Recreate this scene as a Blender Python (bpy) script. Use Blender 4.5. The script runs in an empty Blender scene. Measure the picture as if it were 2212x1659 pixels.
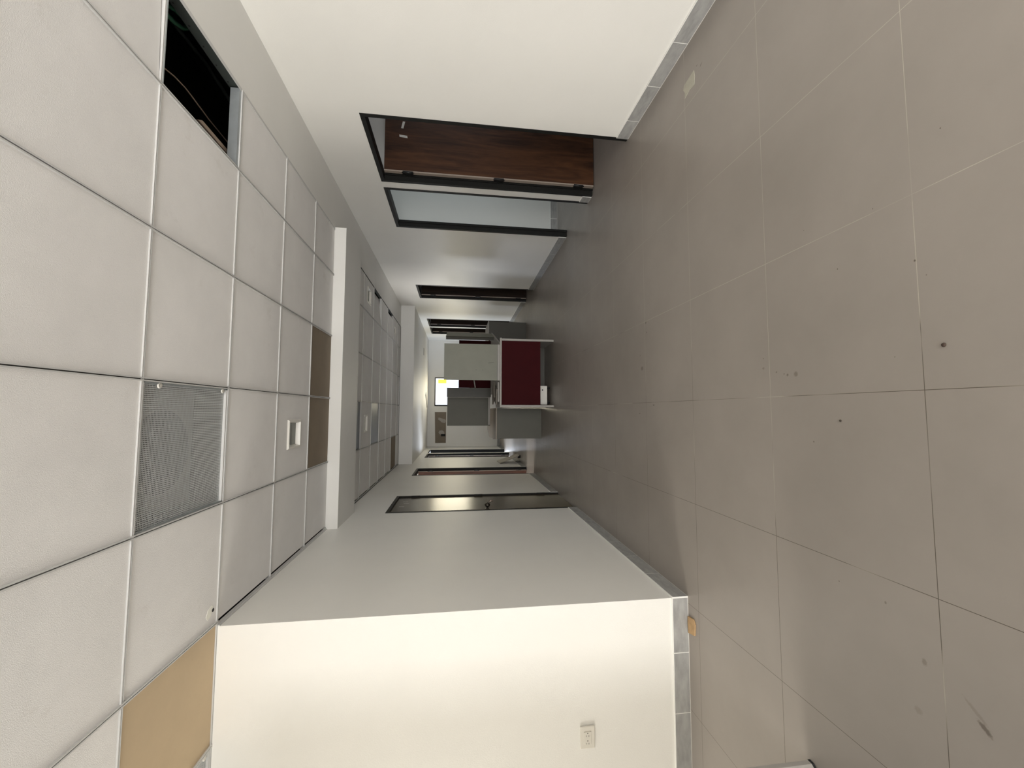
import bpy, bmesh, math, random
from mathutils import Vector, Matrix
random.seed(4)
S = bpy.context.scene
C = S.collection

# ------------------------------------------------------------------ camera
cam_d = bpy.data.cameras.new('camera')
cam = bpy.data.objects.new('camera', cam_d)
C.objects.link(cam)
YAW, PITCH, ROLL, HEIGHT, FPX = -0.0677017, -0.1329269, -0.0112020, 1.39244, 879.84
R3 = Matrix.Rotation(YAW, 3, 'Z') @ Matrix.Rotation(PITCH, 3, 'X') @ Matrix.Rotation(ROLL, 3, 'Y')
right, fwd, up = R3.col[0], R3.col[1], R3.col[2]
# the phone was held so that "up" in the place points to the left edge of the picture
M = Matrix.Identity(4)
for i in range(3):
    M[i][0] = -up[i]; M[i][1] = right[i]; M[i][2] = -fwd[i]
M[2][3] = HEIGHT
cam.matrix_world = M
cam_d.sensor_fit = 'HORIZONTAL'; cam_d.sensor_width = 36.0
cam_d.lens = 36.0 * FPX / 2212.0
cam_d.clip_start = 0.02; cam_d.clip_end = 100
S.camera = cam

# ------------------------------------------------------------------ view + world
S.view_settings.view_transform = 'Standard'
S.view_settings.look = 'None'
S.view_settings.exposure = 0.15
S.view_settings.gamma = 1.0
S.view_settings.use_curve_mapping = False
W = bpy.data.worlds.new('sky'); S.world = W; W.use_nodes = True
bg = W.node_tree.nodes['Background']
bg.inputs[0].default_value = (0.80, 0.88, 1.0, 1); bg.inputs[1].default_value = 1.2

def area(name, loc, aim, sx, sy, power, col, spread=180):
    l = bpy.data.lights.new(name, 'AREA'); l.shape = 'RECTANGLE'
    l.size = sx; l.size_y = sy; l.energy = power; l.color = col
    l.spread = math.radians(spread)
    o = bpy.data.objects.new(name, l); C.objects.link(o)
    o.location = loc
    d = (Vector(aim) - Vector(loc)).normalized()
    o.rotation_euler = d.to_track_quat('-Z', 'Y').to_euler()
    return o

# daylight behind the camera: a wide glazed front in the back wall and a side opening on the left
area('daylight_back', (-0.6, -6.15, 1.10), (-0.6, 5, 2.4), 5.0, 2.0, 340, (1.0, 0.985, 0.965))
area('daylight_side', (-5.15, -3.6, 1.15), (5, -2.6, 1.9), 4.2, 2.1, 680, (1.0, 0.985, 0.965))
area('daylight_left', (-5.15, 1.25, 1.65), (5, 1.3, 0.9), 0.9, 1.5, 90, (1.0, 0.95, 0.85))
# daylight of the end window and of the rooms beside the corridor
area('daylight_end_window', (0.62, 13.75, 1.55), (0.62, 0, 1.45), 1.6, 1.6, 70, (1.0, 0.89, 0.62))
area('daylight_left_room_far', (-2.05, 13.5, 1.1), (-1.7, 9.0, 1.0), 1.75, 2.2, 260, (0.80, 0.87, 1.0))
area('daylight_left_room_mid', (-4.6, 7.9, 1.4), (0, 7.9, 1.0), 1.2, 1.6, 62, (1.0, 0.95, 0.90), 110)
area('daylight_left_room_side', (-4.75, 10.45, 1.4), (2.28, 9.7, 1.1), 1.0, 1.6, 95, (0.74, 0.84, 1.0), 120)
area('daylight_right_room', (4.5, 4.85, 1.4), (2.8, 5.5, 1.2), 0.7, 1.3, 11, (0.82, 0.92, 1.0))
area('daylight_right_room_near', (4.4, 2.6, 1.5), (2.4, 4.0, 1.3), 0.7, 1.3, 7, (0.95, 0.95, 1.0))

# ------------------------------------------------------------------ materials
def mat(name, col, rough=0.6, metal=0.0, noise=0.0, nscale=8.0, bump=0.0, bscale=120.0, spec=0.5, stretch=None, col2=None):
    m = bpy.data.materials.new(name); m.use_nodes = True
    nt = m.node_tree; b = nt.nodes['Principled BSDF']
    b.inputs['Roughness'].default_value = rough
    b.inputs['Metallic'].default_value = metal
    b.inputs['Specular IOR Level'].default_value = spec
    b.inputs['Base Color'].default_value = (*col, 1)
    tc = nt.nodes.new('ShaderNodeTexCoord')
    mp = nt.nodes.new('ShaderNodeMapping')
    if stretch: mp.inputs['Scale'].default_value = stretch
    nt.links.new(tc.outputs['Object'], mp.inputs['Vector'])
    if noise > 0:
        n = nt.nodes.new('ShaderNodeTexNoise'); n.inputs['Scale'].default_value = nscale
        n.inputs['Detail'].default_value = 6; n.inputs['Roughness'].default_value = 0.6
        nt.links.new(mp.outputs[0], n.inputs['Vector'])
        r = nt.nodes.new('ShaderNodeValToRGB')
        c2 = col2 or tuple(c * (1 - noise) for c in col)
        r.color_ramp.elements[0].position = 0.3; r.color_ramp.elements[0].color = (*c2, 1)
        r.color_ramp.elements[1].position = 0.7; r.color_ramp.elements[1].color = (*col, 1)
        nt.links.new(n.outputs['Fac'], r.inputs[0])
        nt.links.new(r.outputs[0], b.inputs['Base Color'])
    if bump > 0:
        n2 = nt.nodes.new('ShaderNodeTexNoise'); n2.inputs['Scale'].default_value = bscale
        n2.inputs['Detail'].default_value = 3
        nt.links.new(mp.outputs[0], n2.inputs['Vector'])
        bp = nt.nodes.new('ShaderNodeBump'); bp.inputs['Strength'].default_value = bump
        bp.inputs['Distance'].default_value = 0.002
        nt.links.new(n2.outputs['Fac'], bp.inputs['Height'])
        nt.links.new(bp.outputs[0], b.inputs['Normal'])
    return m

wall_m = mat('wall_paint', (0.82, 0.805, 0.76), 0.42, noise=0.03, nscale=2.0, bump=0.25, bscale=240, spec=0.35)
soffit_m = mat('soffit_plaster', (0.78, 0.77, 0.735), 0.6, noise=0.03, nscale=3, bump=0.1, bscale=200)
room_m = mat('room_paint', (0.66, 0.66, 0.63), 0.7, noise=0.03, nscale=2)
tile_m = mat('ceiling_tile_face', (0.80, 0.785, 0.765), 0.85, noise=0.07, nscale=4.0, bump=0.5, bscale=420)
def dirty(m, scale, thr, amount, col):
    nt = m.node_tree; b = nt.nodes['Principled BSDF']; src = b.inputs['Base Color'].links[0].from_socket
    tc = nt.nodes.new('ShaderNodeTexCoord')
    n = nt.nodes.new('ShaderNodeTexNoise'); n.inputs['Scale'].default_value = scale; n.inputs['Detail'].default_value = 8; n.inputs['Roughness'].default_value = 0.72
    nt.links.new(tc.outputs['Object'], n.inputs['Vector'])
    rp = nt.nodes.new('ShaderNodeValToRGB'); rp.color_ramp.elements[0].position = thr; rp.color_ramp.elements[0].color = (0, 0, 0, 1)
    rp.color_ramp.elements[1].position = thr + 0.14; rp.color_ramp.elements[1].color = (amount,) * 3 + (1,)
    nt.links.new(n.outputs['Fac'], rp.inputs[0])
    mx = nt.nodes.new('ShaderNodeMix'); mx.data_type = 'RGBA'
    nt.links.new(rp.outputs[0], mx.inputs['Factor']); nt.links.new(src, mx.inputs[6]); mx.inputs[7].default_value = (*col, 1)
    nt.links.new(mx.outputs[2], b.inputs['Base Color'])
dirty(tile_m, 4.3, 0.60, 0.26, (0.50, 0.46, 0.40))
grid_m = mat('grid_white_metal', (0.56, 0.555, 0.54), 0.5)
slot_m = mat('grid_dark_slot', (0.05, 0.047, 0.043), 0.8)
black_m = mat('black_frame_metal', (0.010, 0.010, 0.009), 0.55, noise=0.2, nscale=30, spec=0.2)
hinge_m = mat('black_hinge', (0.006, 0.006, 0.006), 0.45)
edge_m = mat('leaf_edge_band', (0.30, 0.25, 0.21), 0.6)
white_m = mat('white_plastic', (0.74, 0.72, 0.66), 0.35)
outlet_m = mat('outlet_plastic', (0.71, 0.68, 0.61), 0.3)
dark_m = mat('dark_void', (0.012, 0.012, 0.012), 0.9)
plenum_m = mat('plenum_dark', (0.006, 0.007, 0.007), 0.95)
grout_m = mat('white_grout', (0.82, 0.81, 0.77), 0.8)
skirt_m = mat('grey_concrete_tile', (0.38, 0.375, 0.36), 0.55, noise=0.32, nscale=9.0, bump=0.1, bscale=60, stretch=(1, 1, 3))
tan_m = mat('tan_gypsum_board', (0.52, 0.40, 0.255), 0.7, noise=0.08, nscale=6)
steel_m = mat('galvanised_steel', (0.42, 0.45, 0.46), 0.4, metal=0.5, noise=0.15, nscale=12)
stud_m = mat('dull_stud_metal', (0.035, 0.042, 0.038), 0.6)
green_m = mat('green_conduit', (0.09, 0.26, 0.16), 0.35)
cable_m = mat('beige_cable', (0.33, 0.25, 0.19), 0.6)
grey_green_m = mat('grey_green_laminate', (0.205, 0.206, 0.16), 0.5, noise=0.12, nscale=5)
grey_lam_m = mat('grey_laminate', (0.104, 0.101, 0.078), 0.55, noise=0.1, nscale=4)
dgrey_lam_m = mat('dark_grey_laminate', (0.050, 0.046, 0.033), 0.5, noise=0.1, nscale=4)
ltgrey_m = mat('light_grey_laminate', (0.36, 0.34, 0.31), 0.5, noise=0.06, nscale=6)
board_m = mat('board_brown_grey', (0.17, 0.15, 0.12), 0.55, noise=0.1, nscale=10)
top_m = mat('beige_worktop', (0.33, 0.28, 0.22), 0.45, noise=0.1, nscale=6)
red_m = mat('burgundy_panel', (0.042, 0.0028, 0.0045), 0.7, spec=0.12, noise=0.1, nscale=6)
lens_m = mat('frosted_lens', (0.20, 0.215, 0.19), 0.25, noise=0.2, nscale=20)
chrome_m = mat('brushed_nickel', (0.07, 0.062, 0.05), 0.3, metal=0.9)
glassy_m = mat('clear_knob_end', (0.25, 0.20, 0.17), 0.15, metal=0.5)
tape_m = mat('white_tape', (0.62, 0.62, 0.58), 0.6)
cork_m = mat('brown_card', (0.46, 0.30, 0.15), 0.8, noise=0.25, nscale=30)
chip_m = mat('cream_plaster_patch', (0.46, 0.44, 0.36), 0.8, noise=0.15, nscale=25)
plank_m = mat('pale_board', (0.40, 0.35, 0.28), 0.6, noise=0.1, nscale=8)
recess_m = mat('bare_gypsum_patch', (0.23, 0.19, 0.145), 0.85, noise=0.15, nscale=7)
smear_m = mat('plaster_smear', (0.40, 0.37, 0.33), 0.85, noise=0.1, nscale=14)
yellow_m = mat('yellow_sticker', (0.80, 0.70, 0.05), 0.5)
_n = yellow_m.node_tree; _t = _n.nodes.new('ShaderNodeBsdfTranslucent'); _t.inputs[0].default_value = (1.0, 0.9, 0.25, 1)
_x = _n.nodes.new('ShaderNodeMixShader'); _x.inputs[0].default_value = 0.7
_n.links.new(_n.nodes['Principled BSDF'].outputs[0], _x.inputs[1]); _n.links.new(_t.outputs[0], _x.inputs[2])
_n.links.new(_x.outputs[0], _n.nodes['Material Output'].inputs[0])
panel_m = mat('pale_grey_panel', (0.42, 0.42, 0.42), 0.5, noise=0.06, nscale=6)
bluegrey_m = mat('blue_grey_metal_panel', (0.24, 0.26, 0.28), 0.4, noise=0.12, nscale=6)
browntile_m = mat('brown_board', (0.24, 0.19, 0.135), 0.8, noise=0.1, nscale=6)

def wood_mat(name, a, b_, rough=0.35, spec=0.5):
    m = bpy.data.materials.new(name); m.use_nodes = True
    nt = m.node_tree; b = nt.nodes['Principled BSDF']; b.inputs['Roughness'].default_value = rough
    b.inputs['Specular IOR Level'].default_value = spec
    tc = nt.nodes.new('ShaderNodeTexCoord'); mp = nt.nodes.new('ShaderNodeMapping')
    mp.inputs['Scale'].default_value = (3.4, 3.4, 0.42)
    nt.links.new(tc.outputs['Object'], mp.inputs['Vector'])
    n = nt.nodes.new('ShaderNodeTexNoise'); n.inputs['Scale'].default_value = 2.6
    n.inputs['Detail'].default_value = 5; n.inputs['Distortion'].default_value = 1.4
    nt.links.new(mp.outputs[0], n.inputs['Vector'])
    n2 = nt.nodes.new('ShaderNodeTexNoise'); n2.inputs['Scale'].default_value = 22
    n2.inputs['Detail'].default_value = 4
    nt.links.new(mp.outputs[0], n2.inputs['Vector'])
    mx = nt.nodes.new('ShaderNodeMath'); mx.operation = 'MULTIPLY_ADD'; mx.inputs[1].default_value = 0.25
    nt.links.new(n2.outputs['Fac'], mx.inputs[0]); nt.links.new(n.outputs['Fac'], mx.inputs[2])
    r = nt.nodes.new('ShaderNodeValToRGB')
    r.color_ramp.elements[0].position = 0.45; r.color_ramp.elements[0].color = (*b_, 1)
    r.color_ramp.elements[1].position = 0.80; r.color_ramp.elements[1].color = (*a, 1)
    nt.links.new(mx.outputs[0], r.inputs[0]); nt.links.new(r.outputs[0], b.inputs['Base Color'])
    return m
walnut_m = wood_mat('walnut_veneer', (0.085, 0.036, 0.015), (0.026, 0.011, 0.006), 0.5, 0.25)
shaded_walnut_m = wood_mat('shaded_walnut_veneer', (0.026, 0.014, 0.008), (0.010, 0.006, 0.004), 0.55, 0.2)  # walnut with the shade of the dim rooms put into its colour
redwood_m = wood_mat('red_walnut_veneer', (0.13, 0.05, 0.03), (0.05, 0.02, 0.014), 0.45)
olive_m = wood_mat('closed_leaf_veneer', (0.10, 0.078, 0.045), (0.04, 0.030, 0.016), 0.25)

def glass_mat():
    m = bpy.data.materials.new('window_glass'); m.use_nodes = True
    nt = m.node_tree; nt.nodes.clear()
    o = nt.nodes.new('ShaderNodeOutputMaterial'); t = nt.nodes.new('ShaderNodeBsdfTransparent')
    g = nt.nodes.new('ShaderNodeBsdfGlossy'); g.inputs['Roughness'].default_value = 0.02
    mx = nt.nodes.new('ShaderNodeMixShader'); mx.inputs[0].default_value = 0.06
    nt.links.new(t.outputs[0], mx.inputs[1]); nt.links.new(g.outputs[0], mx.inputs[2])
    nt.links.new(mx.outputs[0], o.inputs[0]); return m
glass_m = glass_mat()

def perf_mat():
    m = bpy.data.materials.new('perforated_metal'); m.use_nodes = True
    nt = m.node_tree; b = nt.nodes['Principled BSDF']
    b.inputs['Base Color'].default_value = (0.56, 0.58, 0.58, 1); b.inputs['Roughness'].default_value = 0.4
    b.inputs['Metallic'].default_value = 0.2
    tc = nt.nodes.new('ShaderNodeTexCoord')
    v = nt.nodes.new('ShaderNodeVectorMath'); v.operation = 'SCALE'; v.inputs['Scale'].default_value = 1 / 0.0082
    nt.links.new(tc.outputs['Object'], v.inputs[0])
    fr = nt.nodes.new('ShaderNodeVectorMath'); fr.operation = 'FRACTION'
    nt.links.new(v.outputs[0], fr.inputs[0])
    sb = nt.nodes.new('ShaderNodeVectorMath'); sb.operation = 'SUBTRACT'; sb.inputs[1].default_value = (0.5, 0.5, 0.5)
    nt.links.new(fr.outputs[0], sb.inputs[0])
    ml = nt.nodes.new('ShaderNodeVectorMath'); ml.operation = 'MULTIPLY'; ml.inputs[1].default_value = (1, 1, 0)
    nt.links.new(sb.outputs[0], ml.inputs[0])
    ln = nt.nodes.new('ShaderNodeVectorMath'); ln.operation = 'LENGTH'
    nt.links.new(ml.outputs[0], ln.inputs[0])
    gt = nt.nodes.new('ShaderNodeMath'); gt.operation = 'GREATER_THAN'; gt.inputs[1].default_value = 0.33
    nt.links.new(ln.outputs['Value'], gt.inputs[0])
    nt.links.new(gt.outputs[0], b.inputs['Alpha'])
    return m
perf_m = perf_mat()

# floor: 0.609 m porcelain tiles, thin joints that are filled dark, pale or not at all, and dirt spots
FX, FY, FS = 0.6757, 1.0474, 0.6087
def floor_mat():
    m = bpy.data.materials.new('porcelain_floor'); m.use_nodes = True
    nt = m.node_tree; L = nt.links; N = nt.nodes
    b = N['Principled BSDF']; b.inputs['Roughness'].default_value = 0.36
    b.inputs['Specular IOR Level'].default_value = 0.5
    tc = N.new('ShaderNodeTexCoord'); sp = N.new('ShaderNodeSeparateXYZ')
    L.new(tc.outputs['Object'], sp.inputs[0])
    def math_(op, a, b_=None, c=None):
        n = N.new('ShaderNodeMath'); n.operation = op
        for i, x in enumerate((a, b_, c)):
            if x is None: continue
            if isinstance(x, (int, float)): n.inputs[i].default_value = x
            else: L.new(x, n.inputs[i])
        return n.outputs[0]
    def line(out, off, w):
        t = math_('MULTIPLY', math_('SUBTRACT', out, off), 1 / FS)
        f = math_('ABSOLUTE', math_('SUBTRACT', math_('FRACT', math_('ADD', t, 0.5)), 0.5))
        return math_('LESS_THAN', f, w / FS)
    lx = line(sp.outputs[0], FX, 0.0010); ly = line(sp.outputs[1], FY, 0.0010)
    lines = math_('MAXIMUM', lx, ly)
    def noise(scale, detail=3, rough=0.5, stretch=None, dist=0.0):
        n = N.new('ShaderNodeTexNoise'); n.inputs['Scale'].default_value = scale
        n.inputs['Detail'].default_value = detail; n.inputs['Roughness'].default_value = rough
        n.inputs['Distortion'].default_value = dist
        L.new(tc.outputs['Object'], n.inputs['Vector']); return n.outputs['Fac']
    def ramp(fac, p0, c0, p1, c1):
        r = N.new('ShaderNodeValToRGB'); e = r.color_ramp.elements
        e[0].position = p0; e[0].color = (*c0, 1); e[1].position = p1; e[1].color = (*c1, 1)
        L.new(fac, r.inputs[0]); return r.outputs[0]
    base = ramp(noise(2.3, 5, 0.6), 0.3, (0.275, 0.246, 0.218), 0.7, (0.310, 0.278, 0.247))
    def mix(fac, a, b_):
        n = N.new('ShaderNodeMix'); n.data_type = 'RGBA'
        if isinstance(fac, (int, float)): n.inputs['Factor'].default_value = fac
        else: L.new(fac, n.inputs['Factor'])
        for s, x in ((6, a), (7, b_)):
            if isinstance(x, tuple): n.inputs[s].default_value = (*x, 1)
            else: L.new(x, n.inputs[s])
        return n.outputs[2]
    jn = noise(1.3, 2)
    # joints are dark towards the left (-x), pale or filled flush towards the right
    g = math_('MULTIPLY_ADD', sp.outputs[0], -0.16, jn)
    jc = ramp(g, 0.44, (0.44, 0.40, 0.34), 0.50, (0.085, 0.070, 0.052))
    js = ramp(noise(3.1, 3), 0.36, (0.25, 0.25, 0.25), 0.52, (1, 1, 1))
    g2 = math_('ADD', js, math_('MULTIPLY', math_('LESS_THAN', sp.outputs[0], -0.35), 1.0))
    col = mix(math_('MULTIPLY', lines, math_('MINIMUM', g2, 1.0)), base, jc)
    # scattered scuffs
    sc = N.new('ShaderNodeTexVoronoi'); sc.inputs['Scale'].default_value = 5.5
    L.new(tc.outputs['Object'], sc.inputs['Vector'])
    d = math_('LESS_THAN', sc.outputs['Distance'], 0.016)
    pk = math_('GREATER_THAN', noise(1.7, 1), 0.56)
    col = mix(math_('MULTIPLY', math_('MULTIPLY', d, pk), 0.65), col, (0.08, 0.055, 0.04))
    spots = [(0.1992, 1.693, .006, .008, 0, .35), (0.1749, 1.617, .004, .006, 0, .5), (0.163, 1.575, .004, .005, 0, .4),
             (0.1573, 1.557, .007, .006, 0, .55), (0.1573, 1.514, .0125, .012, 0, .42), (0.328, 2.93, .018, .022, 0, .5),
             (0.665, 2.853, .010, .012, 0, .6), (0.589, 2.8415, .008, .010, 0, .5), (0.047, 2.757, .006, .012, 0, .7),
             (-0.0134, 2.984, .005, .008, 0, .8), (0.4663, 1.0512, .004, .0035, 0, .8), (0.4117, 1.023, .002, .002, 0, .7),
             (0.1944, 0.9898, .0062, .0052, 0, .85), (0.1774, 1.1255, .002, .002, 0, .8), (0.5299, 1.3058, .003, .002, 0, .8),
             (-0.1162, 1.4424, .004, .003, 0, .8), (-0.0318, 1.3242, .0045, .0045, 0, .7), (0.6901, 1.1672, .002, .002, 0, .8),
             (0.7387, 1.4435, .002, .002, 0, .7), (0.83, 0.963, .003, .002, 0, .8), (-0.836, 0.9585, .0075, .023, -.75, .65),
             (-0.806, 0.975, .006, .040, -.75, .22), (-0.62, 1.20, .006, .004, 0, .45), (2.03, 2.09, .004, .014, .6, .8),
             (0.43, 2.957, .006, .006, 0, .5), (2.06, 2.13, .003, .008, .3, .8), (-0.9, 1.12, .012, .012, 0, .2),
             (-0.745, 1.095, .012, .008, 0, .35)]
    for (x, y, rx, ry, an, st) in spots:
        dx = math_('SUBTRACT', sp.outputs[0], x); dy = math_('SUBTRACT', sp.outputs[1], y)
        ca, sa = math.cos(an), math.sin(an)
        u = math_('MULTIPLY', math_('ADD', math_('MULTIPLY', dx, ca), math_('MULTIPLY', dy, sa)), 1 / rx)
        v = math_('MULTIPLY', math_('ADD', math_('MULTIPLY', dx, -sa), math_('MULTIPLY', dy, ca)), 1 / ry)
        dd = math_('SQRT', math_('ADD', math_('MULTIPLY', u, u), math_('MULTIPLY', v, v)))
        wob = math_('MULTIPLY_ADD', noise(160, 2), 0.9, -0.45)
        mk = math_('SUBTRACT', 1.0, math_('SMOOTH_MIN', math_('MAXIMUM', math_('SUBTRACT', math_('ADD', dd, wob), 0.55), 0.0), 0.5, 0.0))
        mk = math_('MAXIMUM', math_('MULTIPLY', math_('SUBTRACT', mk, 0.5), 2.0), 0.0)
        col = mix(math_('MULTIPLY', mk, st), col, (0.055, 0.036, 0.024))
    L.new(col, b.inputs['Base Color'])
    rr = math_('MULTIPLY_ADD', noise(6, 5, 0.7), 0.16, 0.30)
    L.new(rr, b.inputs['Roughness'])
    bp = N.new('ShaderNodeBump'); bp.inputs['Strength'].default_value = 0.35; bp.inputs['Distance'].default_value = 0.001
    inv = math_('SUBTRACT', math_('MULTIPLY', noise(260, 2), 0.12), math_('MULTIPLY', lines, 1.0))
    L.new(inv, bp.inputs['Height']); L.new(bp.outputs[0], b.inputs['Normal'])
    return m
floor_m = floor_mat()

# ------------------------------------------------------------------ mesh helpers
class MB:
    def __init__(s): s.v = []; s.f = []; s.mi = []; s.mats = []; s.smooth = []
    def slot(s, m):
        if m not in s.mats: s.mats.append(m)
        return s.mats.index(m)
    def box(s, x0, x1, y0, y1, z0, z1, m):
        k = len(s.v); i = s.slot(m)
        s.v += [(x, y, z) for z in (z0, z1) for y in (y0, y1) for x in (x0, x1)]
        for q in ((0, 2, 3, 1), (4, 5, 7, 6), (0, 1, 5, 4), (2, 6, 7, 3), (0, 4, 6, 2), (1, 3, 7, 5)):
            s.f.append(tuple(k + a for a in q)); s.mi.append(i); s.smooth.append(False)
        return s
    def prism(s, poly, z0, z1, m, axis=2):
        # poly: 2D points in the plane normal to the axis (axis 2: x,y; axis 0: y,z; axis 1: x,z)
        k = len(s.v); n = len(poly); i = s.slot(m)
        def P(p, h):
            return (p[0], p[1], h) if axis == 2 else ((h, p[0], p[1]) if axis == 0 else (p[0], h, p[1]))
        s.v += [P(p, z0) for p in poly] + [P(p, z1) for p in poly]
        s.f.append(tuple(k + a for a in reversed(range(n)))); s.f.append(tuple(k + n + a for a in range(n)))
        s.mi += [i, i]; s.smooth += [False, False]
        for a in range(n):
            b = (a + 1) % n
            s.f.append((k + a, k + b, k + n + b, k + n + a)); s.mi.append(i); s.smooth.append(False)
        return s
    def hexa(s, pts, m):
        # eight free corners: four of one end, four of the other in the same order
        k = len(s.v); i = s.slot(m); s.v += [tuple(p) for p in pts]
        for q in ((0, 1, 2, 3), (7, 6, 5, 4), (0, 4, 5, 1), (1, 5, 6, 2), (2, 6, 7, 3), (3, 7, 4, 0)):
            s.f.append(tuple(k + a for a in q)); s.mi.append(i); s.smooth.append(False)
        return s
    def lathe(s, prof, m, origin=(0, 0, 0), axis='X', n=24):
        k = len(s.v); i = s.slot(m); o = Vector(origin)
        for (r, h) in prof:
            for a in range(n):
                t = 2 * math.pi * a / n; c, q = r * math.cos(t), r * math.sin(t)
                p = {'X': (h, c, q), 'Y': (c, h, q), 'Z': (c, q, h)}[axis]
                s.v.append(tuple(o + Vector(p)))
        for j in range(len(prof) - 1):
            for a in range(n):
                b = (a + 1) % n
                s.f.append((k + j * n + a, k + j * n + b, k + (j + 1) * n + b, k + (j + 1) * n + a)); s.mi.append(i); s.smooth.append(True)
        s.f.append(tuple(k + a for a in reversed(range(n)))); s.mi.append(i); s.smooth.append(False)
        s.f.append(tuple(k + (len(prof) - 1) * n + a for a in range(n))); s.mi.append(i); s.smooth.append(False)
        return s
    def tube(s, pts, r, m, n=10):
        k = len(s.v); i = s.slot(m); P = [Vector(p) for p in pts]
        for j, p in enumerate(P):
            d = (P[min(j + 1, len(P) - 1)] - P[max(j - 1, 0)]).normalized()
            a = d.cross(Vector((0.3, 0.2, 1))).normalized(); b = d.cross(a)
            for q in range(n):
                t = 2 * math.pi * q / n
                s.v.append(tuple(p + a * (r * math.cos(t)) + b * (r * math.sin(t))))
        for j in range(len(P) - 1):
            for q in range(n):
                w = (q + 1) % n
                s.f.append((k + j * n + q, k + j * n + w, k + (j + 1) * n + w, k + (j + 1) * n + q)); s.mi.append(i); s.smooth.append(True)
        s.f.append(tuple(k + q for q in range(n))); s.mi.append(i); s.smooth.append(False)
        s.f.append(tuple(k + (len(P) - 1) * n + q for q in reversed(range(n)))); s.mi.append(i); s.smooth.append(False)
        return s
    def build(s, name, parent=None, bevel=0.0, base=None):
        off = Vector(BASE.get(parent.name, (0, 0, 0))) if parent else Vector(base or (0, 0, 0))
        me = bpy.data.meshes.new(name)
        me.from_pydata([tuple(Vector(v) - off) for v in s.v], [], s.f)
        for m in s.mats: me.materials.append(m)
        for p, i, sm in zip(me.polygons, s.mi, s.smooth): p.material_index = i; p.use_smooth = sm
        bm = bmesh.new(); bm.from_mesh(me); bmesh.ops.recalc_face_normals(bm, faces=bm.faces); bm.to_mesh(me); bm.free()
        o = bpy.data.objects.new(name, me); C.objects.link(o)
        if parent:
            o.parent = parent
            BASE[o.name] = tuple(off)
        else:
            o.location = off; BASE[o.name] = tuple(off)
        if bevel:
            b = o.modifiers.new('bevel', 'BEVEL'); b.width = bevel; b.segments = 2; b.limit_method = 'ANGLE'
        return o
BASE = {}
def struct(o): o['kind'] = 'structure'; return o
def tag(o, label, cat, group=None):
    o['label'] = label; o['category'] = cat
    if group: o['group'] = group
    return o
def empty(name, loc, label=None, cat=None, group=None):
    o = bpy.data.objects.new(name, None); C.objects.link(o); o.location = loc; BASE[o.name] = tuple(loc)
    o.empty_display_size = 0.1
    if label: tag(o, label, cat, group)
    return o
def part_label(o, l): o['label'] = l; return o

# ------------------------------------------------------------------ the place
XL, XR, YF, YE = -1.12, 2.285, 2.385, 13.3      # corridor faces, near left wall face, end wall face
ZC, ZL, TH = 2.619, 2.33, 0.075
DTOP = 2.165

m = MB(); m.box(-5.4, 5.0, -6.4, 14.2, -0.10, 0.0, floor_m)
struct(m.build('floor'))

def wall_x(name, x0, x1, y0, y1, z1, openings, mt, extra=None):
    m = MB(); y = y0
    for (a, b, zb, zt) in sorted(openings):
        m.box(x0, x1, y, a, 0, z1, mt)
        if zt < z1: m.box(x0, x1, a, b, zt, z1, mt)
        if zb > 0: m.box(x0, x1, a, b, 0, zb, mt)
        y = b
    m.box(x0, x1, y, y1, 0, z1, mt)
    return struct(m.build(name))
def wall_y(name, y0, y1, x0, x1, z1, openings, mt):
    m = MB(); x = x0
    for (a, b, zb, zt) in sorted(openings):
        m.box(x, a, y0, y1, 0, z1, mt)
        if zt < z1: m.box(a, b, y0, y1, zt, z1, mt)
        if zb > 0: m.box(a, b, y0, y1, 0, zb, mt)
        x = b
    m.box(x, x1, y0, y1, 0, z1, mt)
    return struct(m.build(name))

RD = [(3.11, 4.05), (4.16, 5.065), (7.40, 8.27), (10.13, 11.06), (11.20, 12.10)]
LD = [(4.70, 5.60), (7.33, 8.23), (10.12, 11.02), (11.22, 12.12)]
HW = 2.619
wall_x('wall_right', XR, XR + TH, -6.4, 13.3, HW, [(a, b, 0, DTOP) for a, b in RD], wall_m)
wall_x('wall_left', XL - TH, XL, YF + TH, 13.3, HW, [(a, b, 0, DTOP) for a, b in LD], wall_m)
m = MB(); m.box(-5.3, XL, YF, YF + TH, 0, HW + 0.02, wall_m); struct(m.build('wall_front_left'))
wall_y('wall_end', YE, YE + TH, XL - TH, XR + TH, HW, [(0.167, 1.075, 0.95, 2.115)], wall_m)
wall_y('wall_back', -6.34, -6.22, -5.3, XR, HW, [(-3.2, 2.0, 0.2, 2.35)], wall_m)
wall_x('wall_far_left', -5.3, -5.18, -6.22, YF, HW, [(-5.8, -1.4, 0.2, 2.4), (0.5, 1.65, 0.65, 2.5)], wall_m)
m = MB(); m.box(-5.18, -1.445, -0.98, -0.90, 0, HW, wall_m); struct(m.build('wall_light_block'))  # unseen wall added to keep back and side daylight off the front left wall

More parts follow.
